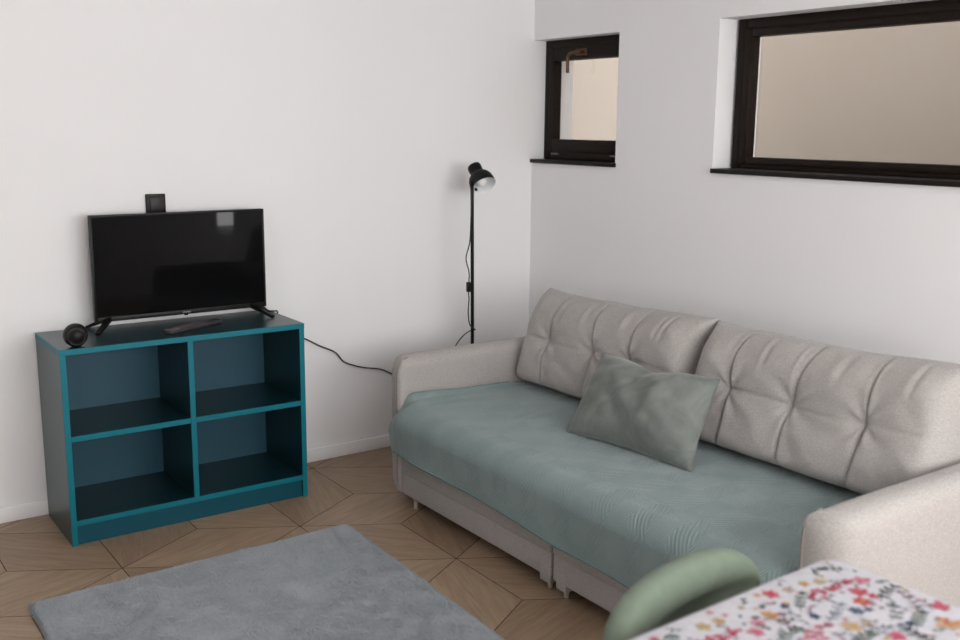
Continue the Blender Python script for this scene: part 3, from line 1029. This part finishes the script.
# ------------------------------------------------------------------ rug
def rug():
    c0 = Vector((-1.548, -.812)); ex = Vector((-1.213, -.026)).normalized(); ey = Vector((-.03, -1.0)).normalized()
    Wd, Ln = 1.205, 1.85
    nx, ny = 130, 190
    V = []
    def edge_w(k, t): return .006 * noise.noise(Vector((t * 14, k * 9.1, 0))) + .003 * noise.noise(Vector((t * 60, k * 3.3, 5)))
    for i in range(nx):
        for j in range(ny):
            u, v = i / (nx - 1), j / (ny - 1)
            du = edge_w(1, v) * (1 - u) * 1.0 + edge_w(2, v) * u
            dv = edge_w(3, u) * (1 - v) + edge_w(4, u) * v
            p = c0 + ex * (u * Wd + du) + ey * (v * Ln + dv)
            m = min(u * Wd, (1 - u) * Wd, v * Ln, (1 - v) * Ln)
            z = .018 * math.sqrt(min(1, m / .018)) + .0022 * noise.noise(Vector((p.x * 16, p.y * 16, 0))) * min(1, m / .03)
            V.append((p.x, p.y, max(.001, z)))
    F = grid_faces(nx, ny)
    base = len(V)
    Vb = [(v[0], v[1], .0006) for v in V]
    rim = [i * ny for i in range(nx)] + [(nx - 1) * ny + j for j in range(1, ny)] + [i * ny + ny - 1 for i in range(nx - 2, -1, -1)] + [j for j in range(ny - 2, 0, -1)]
    allV = V + [Vb[r] for r in rim]
    n = len(rim)
    for k in range(n):
        k2 = (k + 1) % n
        F.append((rim[k], rim[k2], base + k2, base + k))
    o = mesh_obj('rug', allV, F, M_RUG)
    bm = bmesh.new(); bm.from_mesh(o.data); bmesh.ops.recalc_face_normals(bm, faces=bm.faces)
    if sum(f.normal.z for f in bm.faces) < 0: bmesh.ops.reverse_faces(bm, faces=bm.faces)
    bm.to_mesh(o.data); bm.free()
    tag(o, 'grey plush rectangular rug on the wood-look floor in front of the shelf unit and sofa', 'rug')
    # pile tufts: short leaning blades, brushed in drifting directions
    N = 150000
    U = rng.rand(N); Vv = rng.rand(N)
    ke = rng.rand(N)
    m = ke < .10
    side = rng.randint(0, 4, N)
    near = rng.rand(N) * .006
    U = np.where(m & (side == 0), near, U); U = np.where(m & (side == 1), 1 - near, U)
    Vv = np.where(m & (side == 2), near * .7, Vv); Vv = np.where(m & (side == 3), 1 - near * .7, Vv)
    vs = np.zeros((N * 3, 3)); 
    for k in range(N):
        u, v = U[k], Vv[k]
        du = edge_w(1, v) * (1 - u) + edge_w(2, v) * u
        dv = edge_w(3, u) * (1 - v) + edge_w(4, u) * v
        px = c0.x + ex.x * (u * Wd + du) + ey.x * (v * Ln + dv)
        py = c0.y + ex.y * (u * Wd + du) + ey.y * (v * Ln + dv)
        q = Vector((px * 2.0, py * 2.0, .3))
        ang = 2.2 + 1.5 * noise.noise(q) + 3.4 * (rng.rand() - .5)
        lean = .006 + .007 * rng.rand()
        hgt = .003 + .0035 * rng.rand()
        mm = min(u * Wd, (1 - u) * Wd, v * Ln, (1 - v) * Ln)
        z = .016 * math.sqrt(min(1, max(mm, 0) / .018)) + .001
        if mm < .012:
            # edge tufts point outward
            if u * Wd == mm: dx, dy = -ex.x, -ex.y
            elif (1 - u) * Wd == mm: dx, dy = ex.x, ex.y
            elif v * Ln == mm: dx, dy = -ey.x, -ey.y
            else: dx, dy = ey.x, ey.y
            a0 = math.atan2(dy, dx) + (rng.rand() - .5) * 1.6
            ang = a0; hgt *= .7; lean *= .9
        ca, sa = math.cos(ang), math.sin(ang)
        w2 = .0016
        vs[3 * k] = (px - sa * w2, py + ca * w2, z)
        vs[3 * k + 1] = (px + sa * w2, py - ca * w2, z)
        vs[3 * k + 2] = (px + ca * lean, py + sa * lean, z + hgt)
    me = bpy.data.meshes.new('pile')
    me.vertices.add(N * 3); me.vertices.foreach_set('co', vs.ravel())
    me.loops.add(N * 3); me.loops.foreach_set('vertex_index', np.arange(N * 3, dtype=np.int32))
    me.polygons.add(N); me.polygons.foreach_set('loop_start', np.arange(0, N * 3, 3, dtype=np.int32))
    me.update(calc_edges=True); me.validate()
    me.materials.append(M_RUG)
    p = link(bpy.data.objects.new('pile', me), o)
    p['kind'] = 'stuff'
rug()

# ------------------------------------------------------------------ table and printed cloth
TX1, TY1 = -1.672, -3.120            # far right corner
TX0, TY0 = -2.98, -3.93
TH = .760
TURN = Matrix.Translation((TX1, TY1, 0)) @ Matrix.Rotation(math.radians(2.0), 4, 'Z') @ Matrix.Translation((-TX1, -TY1, 0))
def turn(root):
    root.matrix_world = TURN @ Matrix.Translation(root.location)
def table():
    root = empty('dining_table', ((TX0 + TX1) / 2, (TY0 + TY1) / 2, 0), 'rectangular dining table hidden under the white floral tablecloth', 'table')
    o = box('tabletop', (TX0 + .012, TY0 + .012, TH - .030), (TX1 - .012, TY1 - .012, TH - .003), M_TABLE, bevel=.004)
    adopt(root, o)
    turn(root)
    for x in (TX0 + .08, TX1 - .08):
        for y in (TY0 + .08, TY1 - .08):
            l = box('leg', (x - .025, y - .025, 0), (x + .025, y + .025, TH - .030), M_TABLE, bevel=.004)
            adopt(root, l)
table()

def cloth():
    M = {}
    def pm(name, c): M[name] = plain('print_' + name, c, .9, .1, var=.18, nscale=120)
    def bgm():
        k = NT('white_printed_cotton', rough=.9, spec=.1)
        v = k.coord('Object')
        k.base(k.ramp(k.noise(v, 60, 3), [(.3, srgb(180, 177, 183)), (.7, srgb(190, 188, 194))]))
        k.bump(k.noise(v, 500, 2), .15, .001)
        return k.m
    M['white'] = bgm()
    for n, cc in (('pink', (214, 122, 142)), ('rose', (206, 84, 108)), ('coral', (226, 112, 100)), ('peach', (232, 190, 160)), ('yellow', (214, 184, 122)), ('orange', (216, 152, 96)),
                  ('leaf', (104, 122, 112)), ('dark_leaf', (76, 88, 84)), ('blue', (112, 132, 152)), ('navy', (84, 88, 128)), ('mauve', (140, 104, 112)), ('grey', (146, 150, 150)), ('beige', (206, 190, 168)), ('light_pink', (228, 164, 178))):
        pm(n, tuple(v * .62 for v in srgb(*cc)[:3]) + (1,))
    names = list(M); idx = {n: i for i, n in enumerate(names)}
    V = []; F = []; mi = []
    # cloth body: flat top, rounded fold, hanging skirt
    r = .012; drop = .24
    prof = [(-.03, 0.0), (0, 0)]                     # offset outwards, down
    nu = 4
    loops = []
    def rect(off, z, rad):
        pts = []
        x0, x1, y0, y1 = TX0 - off, TX1 + off, TY0 - off, TY1 + off
        for cx, cy, a0 in ((x1 - rad, y1 - rad, 0), (x0 + rad, y1 - rad, 90), (x0 + rad, y0 + rad, 180), (x1 - rad, y0 + rad, 270)):
            for k in range(9):
                th = math.radians(a0 + 90 * k / 8)
                pts.append((cx + rad * math.cos(th), cy + rad * math.sin(th), z))
            # straight run subdivided for ripples
            nx = {0: (x0 + rad, y1), 90: (x0, y0 + rad), 180: (x1 - rad, y0), 270: (x1, y1 - rad)}[a0]
            p = pts[-1]
            for k in range(1, 24):
                t = k / 24
                pts.append((p[0] + (nx[0] - p[0]) * t, p[1] + (nx[1] - p[1]) * t, z))
        return pts
    rings = [rect(-.012, TH + .0015, .035), rect(-.005, TH + .0010, .036), rect(-.001, TH - .002, .038), rect(.002, TH - .007, .040), rect(.003, TH - .014, .042)]
    for q in range(1, 9):
        t = q / 8
        R = rect(.004 + .008 * t, TH - .014 - drop * t, .044)
        n = len(R)
        R2 = []
        for k, p in enumerate(R):
            a = 2 * PI * k / n
            wv = .010 * t * math.sin(k * .9) + .006 * t * math.sin(k * 2.3 + 1)
            cxm, cym = (TX0 + TX1) / 2, (TY0 + TY1) / 2
            dx = 1 if p[0] > TX1 - .02 else (-1 if p[0] < TX0 + .02 else 0)
            dy = 1 if p[1] > TY1 - .02 else (-1 if p[1] < TY0 + .02 else 0)
            R2.append((p[0] + dx * wv, p[1] + dy * wv, p[2]))
        rings.append(R2)
    n = len(rings[0])
    for R in rings: V += R
    F.append(tuple(range(n))); mi.append(idx['white'])
    for q in range(len(rings) - 1):
        for k in range(n):
            k2 = (k + 1) % n
            F.append((q * n + k, (q + 1) * n + k, (q + 1) * n + k2, q * n + k2)); mi.append(idx['white'])
    ZP = TH + .0019
    lift = [0]
    def inside(x, y): return TX0 - .0 < x < TX1 - .012 and TY0 < y < TY1 - .012
    def poly(pts, col):
        if not all(inside(*p) for p in pts): return
        lift[0] = (lift[0] + 1) % 40
        b = len(V)
        for p in pts: V.append((p[0], p[1], ZP + lift[0] * .000012))
        a = sum(pts[i][0] * pts[(i + 1) % len(pts)][1] - pts[(i + 1) % len(pts)][0] * pts[i][1] for i in range(len(pts)))
        f = tuple(range(b, b + len(pts)))
        F.append(f if a > 0 else f[::-1]); mi.append(idx[col])
    def petal(x, y, ang, ln, wd, col, n=7):
        L = []; R = []
        for k in range(n + 1):
            t = k / n
            w = wd * math.sin(PI * t ** .8) * .5
            L.append((x + math.cos(ang) * ln * t - math.sin(ang) * w, y + math.sin(ang) * ln * t + math.cos(ang) * w))
            R.append((x + math.cos(ang) * ln * t + math.sin(ang) * w, y + math.sin(ang) * ln * t - math.cos(ang) * w))
        poly(L + R[::-1][1:-1], col)
    def stroke(p0, p1, bend, w, col, n=8):
        pts = []
        dx, dy = p1[0] - p0[0], p1[1] - p0[1]; ln = math.hypot(dx, dy) or 1e-6
        nx, ny = -dy / ln, dx / ln
        c = [(p0[0] + dx * t + nx * bend * math.sin(PI * t), p0[1] + dy * t + ny * bend * math.sin(PI * t)) for t in [k / n for k in range(n + 1)]]
        for a, b in zip(c[:-1], c[1:]):
            poly([(a[0] + nx * w, a[1] + ny * w), (b[0] + nx * w, b[1] + ny * w), (b[0] - nx * w, b[1] - ny * w), (a[0] - nx * w, a[1] - ny * w)], col)
        return c
    R = random.Random(5)
    def flower(x, y, r, col, cen='yellow', n=5, col2=None):
        a0 = R.random() * 6
        for k in range(n):
            a = a0 + 2 * PI * k / n + R.uniform(-.15, .15)
            petal(x, y, a, r * R.uniform(.85, 1.1), r * .66, col if (col2 is None or k % 2) else col2)
        for k in range(n):
            a = a0 + 2 * PI * k / n
            petal(x, y, a, r * .5, r * .16, cen)
        poly([(x + r * .2 * math.cos(t * PI / 4), y + r * .2 * math.sin(t * PI / 4)) for t in range(8)], cen)
    def sprig(x, y, ang, ln, col, leafs=5, lw=.010, ll=.022):
        p0 = (x - math.cos(ang) * ln / 2, y - math.sin(ang) * ln / 2); p1 = (x + math.cos(ang) * ln / 2, y + math.sin(ang) * ln / 2)
        c = stroke(p0, p1, R.uniform(-.012, .012), .0009, col)
        for k in range(1, leafs + 1):
            t = c[min(len(c) - 1, int(k * (len(c) - 1) / leafs))]
            for s in (-1, 1):
                petal(t[0], t[1], ang + s * R.uniform(.6, 1.0), ll * R.uniform(.7, 1.1), lw, col)
        petal(c[-1][0], c[-1][1], ang, ll, lw, col)
    def spray(x, y, ang, ln, col, col2, n=12):
        p0 = (x - math.cos(ang) * ln / 2, y - math.sin(ang) * ln / 2)
        for k in range(n):
            t = k / n
            wd = .014 * (1 - t * .75)
            px = p0[0] + math.cos(ang) * ln * t + R.uniform(-wd, wd); py = p0[1] + math.sin(ang) * ln * t + R.uniform(-wd, wd)
            petal(px, py, ang + R.uniform(-1.2, 1.2), .016 * (1.2 - t * .6), .011, col if R.random() < .65 else col2)
        stroke(p0, (p0[0] + math.cos(ang) * ln * 1.1, p0[1] + math.sin(ang) * ln * 1.1), .003, .0009, 'mauve')
    # motifs seen along the far edge and corner
    flower(-1.912, -3.160, .019, 'coral', 'rose', 6, 'pink')
    flower(-1.826, -3.170, .014, 'yellow', 'orange'); flower(-1.795, -3.182, .016, 'yellow', 'beige', 5, 'beige'); flower(-1.872, -3.168, .015, 'beige', 'yellow')
    spray(-1.812, -3.211, -.05, .10, 'rose', 'pink', 22)
    flower(-1.725, -3.225, .022, 'pink', 'rose', 5, 'light_pink'); flower(-1.752, -3.212, .014, 'pink', 'rose'); stroke((-1.79, -3.205), (-1.735, -3.222), .004, .0012, 'mauve')
    flower(-1.772, -3.250, .022, 'pink', 'coral', 6, 'rose'); flower(-1.802, -3.276, .019, 'coral', 'orange', 6, 'rose'); flower(-1.765, -3.276, .014, 'rose', 'pink')
    sprig(-1.738, -3.287, .25, .075, 'dark_leaf', 4, .008, .020)
    sprig(-1.738, -3.330, .9, .075, 'mauve', 4, .004, .018); sprig(-1.722, -3.345, 1.2, .05, 'mauve', 3, .004, .016)
    flower(-1.704, -3.371, .020, 'rose', 'coral', 7, 'pink'); flower(-1.690+.0, -3.36, .012, 'pink', 'rose')
    flower(-1.757, -3.415, .028, 'peach', 'orange', 6, 'beige'); flower(-1.735, -3.425, .016, 'orange', 'peach')
    flower(-1.842, -3.290, .017, 'navy', 'blue', 6, 'blue'); flower(-1.82, -3.300, .010, 'navy', 'blue')
    flower(-1.92, -3.259, .013, 'navy', 'blue', 5); sprig(-1.883, -3.272, .3, .07, 'blue', 5, .004, .02)
    sprig(-1.896, -3.215, .6, .07, 'leaf', 4, .007, .017); flower(-1.932, -3.205, .012, 'navy', 'blue', 5)
    flower(-1.98, -3.209, .020, 'peach', 'orange', 5, 'orange'); petal(-2.0, -3.205, 2.6, .02, .01, 'dark_leaf'); petal(-1.97, -3.19, 1.2, .018, .01, 'leaf')
    flower(-1.900, -3.320, .024, 'peach', 'yellow', 6, 'beige'); flower(-1.87, -3.33, .016, 'beige', 'peach')
    sprig(-1.803, -3.333, .5, .055, 'grey', 3, .010, .020); sprig(-1.79, -3.378, .4, .065, 'leaf', 4, .008, .019)
    sprig(-1.845, -3.347, -.5, .09, 'navy', 5, .004, .014); flower(-1.81, -3.372, .011, 'navy', 'blue')
    spray(-2.115, -3.207, -.1, .09, 'rose', 'pink', 18); flower(-2.049, -3.234, .020, 'pink', 'rose', 5, 'light_pink'); flower(-2.02, -3.215, .018, 'light_pink', 'pink')
    spray(-1.964, -3.298, .2, .09, 'pink', 'light_pink', 18); flower(-2.108, -3.168, .017, 'yellow', 'beige'); flower(-2.07, -3.172, .015, 'yellow', 'orange', 5, 'beige')
    sprig(-1.977, -3.252, 1.1, .06, 'mauve', 4, .007, .016); sprig(-2.015, -3.278, .2, .06, 'leaf', 4, .008, .017)
    sprig(-1.722, -3.168, 2.4, .05, 'grey', 4, .008, .014); sprig(-1.76, -3.16, .4, .035, 'dark_leaf', 3, .006, .012)
    flower(-1.87, -3.385, .02, 'pink', 'rose', 5); sprig(-1.93, -3.36, .3, .06, 'leaf', 4)
    busy = [(-1.912, -3.160), (-1.826, -3.170), (-1.795, -3.182), (-1.812, -3.211), (-1.725, -3.225), (-1.772, -3.250), (-1.802, -3.276), (-1.738, -3.287), (-1.738, -3.330), (-1.704, -3.371), (-1.757, -3.415), (-1.842, -3.290),
            (-1.92, -3.259), (-1.883, -3.272), (-1.896, -3.215), (-1.98, -3.209), (-1.90, -3.32), (-1.803, -3.333), (-1.79, -3.378), (-1.845, -3.347), (-2.115, -3.207), (-2.049, -3.234), (-1.964, -3.298), (-2.108, -3.168)]
    for _ in range(900):
        x, y = R.uniform(-2.3, TX1 - .02), R.uniform(-3.5, TY1 - .02)
        if any((x - a) ** 2 + (y - b) ** 2 < .024 ** 2 for a, b in busy): continue
        busy.append((x, y))
        k = R.random()
        if k < .55: sprig(x, y, R.uniform(0, 6.28), R.uniform(.022, .036), R.choice(['leaf', 'grey', 'dark_leaf', 'mauve', 'blue', 'beige', 'grey']), 3, R.choice([.003, .0045]), .010)
        elif k < .8: flower(x, y, R.uniform(.006, .010), R.choice(['light_pink', 'peach', 'beige', 'pink', 'yellow']), 'orange', 5)
        else: petal(x, y, R.uniform(0, 6.28), .013, .006, R.choice(['leaf', 'grey', 'blue', 'beige']))
    # the same print over the rest of the cloth
    cols = ['pink', 'rose', 'coral', 'peach', 'yellow', 'light_pink', 'orange']
    placed = []
    tries = 0
    while len(placed) < 240 and tries < 6000:
        tries += 1
        x = R.uniform(TX0 + .03, TX1 - .03); y = R.uniform(TY0 + .03, TY1 - .05)
        if x > -2.15 and y > -3.40: continue
        if any((x - a) ** 2 + (y - b) ** 2 < .042 ** 2 for a, b in placed): continue
        placed.append((x, y))
        k = R.random()
        if k < .42: flower(x, y, R.uniform(.013, .024), R.choice(cols), R.choice(['yellow', 'orange', 'rose']), R.choice([5, 6]), R.choice([None, 'pink', 'peach']))
        elif k < .56: spray(x, y, R.uniform(0, 6.28), .085, 'rose', 'pink', 16)
        elif k < .66: flower(x, y, .012, 'navy', 'blue', 5)
        else: sprig(x, y, R.uniform(0, 6.28), R.uniform(.05, .075), R.choice(['leaf', 'dark_leaf', 'blue', 'mauve', 'grey']), 4, R.choice([.006, .012]), .02)
    V = [TURN @ Vector(v) for v in V]
    o = mesh_obj('tablecloth', V, F, [M[n] for n in names], mat_idx=mi)
    try: o.data.set_sharp_from_angle(angle=math.radians(45))
    except Exception: pass
    tag(o, 'white tablecloth with pink, yellow and blue flower print over the near table', 'tablecloth')
cloth()

# ------------------------------------------------------------------ sage chair behind the table
def chair():
    cx, cy = -1.974, -3.022
    root = empty('dining_chair', (cx, cy, 0), 'sage green upholstered chair pushed up to the far side of the floral table', 'chair', rot=(0, 0, math.radians(14)))
    # curved padded backrest, concave toward the table (local -y)
    nu, nv = 64, 34
    W = .205
    V = []
    hz = .118
    zc = .635
    nz = 40
    rings = 64
    # superelliptic pad swept along an arc
    def mid(u):            # u in -1..1 -> arc point and outward normal
        a = u * .49
        R_ = .58
        return Vector((R_ * math.sin(a), -R_ * (1 - math.cos(a)) + .03, 0)), Vector((math.sin(a), math.cos(a), 0))
    nth = 36
    for i in range(nu):
        u = -1 + 2 * i / (nu - 1)
        p, nn = mid(u)
        cap = max(0.0, 1 - abs(u) ** 4.5) ** .5
        hh = hz * (.10 + .90 * cap) if cap > 0 else hz * .02
        tt = .042 * max(.06, (1 - abs(u) ** 6) ** .5)
        for k in range(nth):
            th = 2 * PI * k / nth
            cz_, cy_ = math.sin(th), math.cos(th)
            ez = math.copysign(abs(cz_) ** .7, cz_); ey = math.copysign(abs(cy_) ** .75, cy_)
            zloc = hh * ez
            lean = .10 * (zloc + hz)
            if ey < 0: ey *= -.25 + 1.25 * smooth_step(.06, .55, zloc / hz)
            V.append(p + nn * (tt * ey + lean) + Vector((0, 0, zc + zloc - .012 * (1 - cap))))
    F = []
    for i in range(nu - 1):
        for k in range(nth):
            k2 = (k + 1) % nth
            F.append((i * nth + k, i * nth + k2, (i + 1) * nth + k2, (i + 1) * nth + k))
    F.append(tuple(range(nth - 1, -1, -1))); F.append(tuple(range((nu - 1) * nth, nu * nth)))
    b = mesh_obj('backrest', V, F, M_CHAIR, root)
    bm = bmesh.new(); bm.from_mesh(b.data); bmesh.ops.recalc_face_normals(bm, faces=bm.faces); bm.to_mesh(b.data); bm.free()
    # seat pad
    bm = bmesh.new()
    add_box(bm, (-.215, -.42, .405), (.215, .02, .470), .03, 5)
    bm_obj('seat', bm, M_CHAIR, root, smooth=True)
    # back supports and legs
    for sx in (-1, 1):
        tube('back_support', [(sx * .10, .0, .415), (sx * .10, .022, .50), (sx * .10, .03, .62)], .010, M_CHAIRLEG, root, seg=10)
        tube('leg', [(sx * .235, .055, 0), (sx * .18, -.02, .41)], [.009, .013], M_CHAIRLEG, root, seg=12)
        tube('leg', [(sx * .225, -.43, 0), (sx * .18, -.36, .41)], [.009, .013], M_CHAIRLEG, root, seg=12)
chair()

# ------------------------------------------------------------------ light
wd = bpy.data.worlds.new('sky'); scene.world = wd; wd.use_nodes = True
bg = wd.node_tree.nodes['Background']
bg.inputs[0].default_value = (.93, .965, 1.0, 1); bg.inputs[1].default_value = 3.2

ld = bpy.data.lights.new('window_daylight', 'AREA'); ld.shape = 'RECTANGLE'
ld.size, ld.size_y = 3.5, 1.42; ld.energy = 133; ld.color = (.95, .972, 1.0)
lo = bpy.data.objects.new('window_daylight', ld); link(lo)
lo.location = (-2.0, YW - .27, 1.57); lo.rotation_euler = (math.radians(90), 0, 0)
lo.rotation_euler = Vector((0, 1, 0)).to_track_quat('-Z', 'Z').to_euler()

l2 = bpy.data.lights.new('side_window_daylight', 'AREA'); l2.shape = 'RECTANGLE'
l2.size, l2.size_y = .62, 1.68; l2.energy = 52; l2.color = (.95, .972, 1.0)
lo2 = bpy.data.objects.new('side_window_daylight', l2); link(lo2)
lo2.location = ((W4[0] + W4[1]) / 2, YW - .27, 1.44)
lo2.rotation_euler = Vector((0, 1, 0)).to_track_quat('-Z', 'Z').to_euler()

# ------------------------------------------------------------------ camera
cam = bpy.data.cameras.new('camera'); co = bpy.data.objects.new('camera', cam); link(co)
pi_, ya, ro = map(math.radians, (10.9101, 35.3075, .5899))
Fv = Vector((math.sin(ya) * math.cos(pi_), math.cos(ya) * math.cos(pi_), -math.sin(pi_)))
Rv = Vector((math.cos(ya), -math.sin(ya), 0)); Uv = Rv.cross(Fv)
R2 = Rv * math.cos(ro) + Uv * math.sin(ro); U2 = -Rv * math.sin(ro) + Uv * math.cos(ro)
mw = Matrix(((R2.x, U2.x, -Fv.x, -3.3456), (R2.y, U2.y, -Fv.y, -4.2641), (R2.z, U2.z, -Fv.z, 1.6), (0, 0, 0, 1)))
co.matrix_world = mw
cam.sensor_width = 36; cam.lens = 1010.7806 * 36 / 960
cam.clip_start = .05
cam.dof.use_dof = True; cam.dof.focus_distance = 4.05; cam.dof.aperture_fstop = 2.6
scene.camera = co

vs_ = scene.view_settings
scene.display_settings.display_device = 'sRGB'
vs_.view_transform = 'Standard'; vs_.look = 'None'; vs_.gamma = 1; vs_.exposure = 0.0; vs_.use_curve_mapping = False
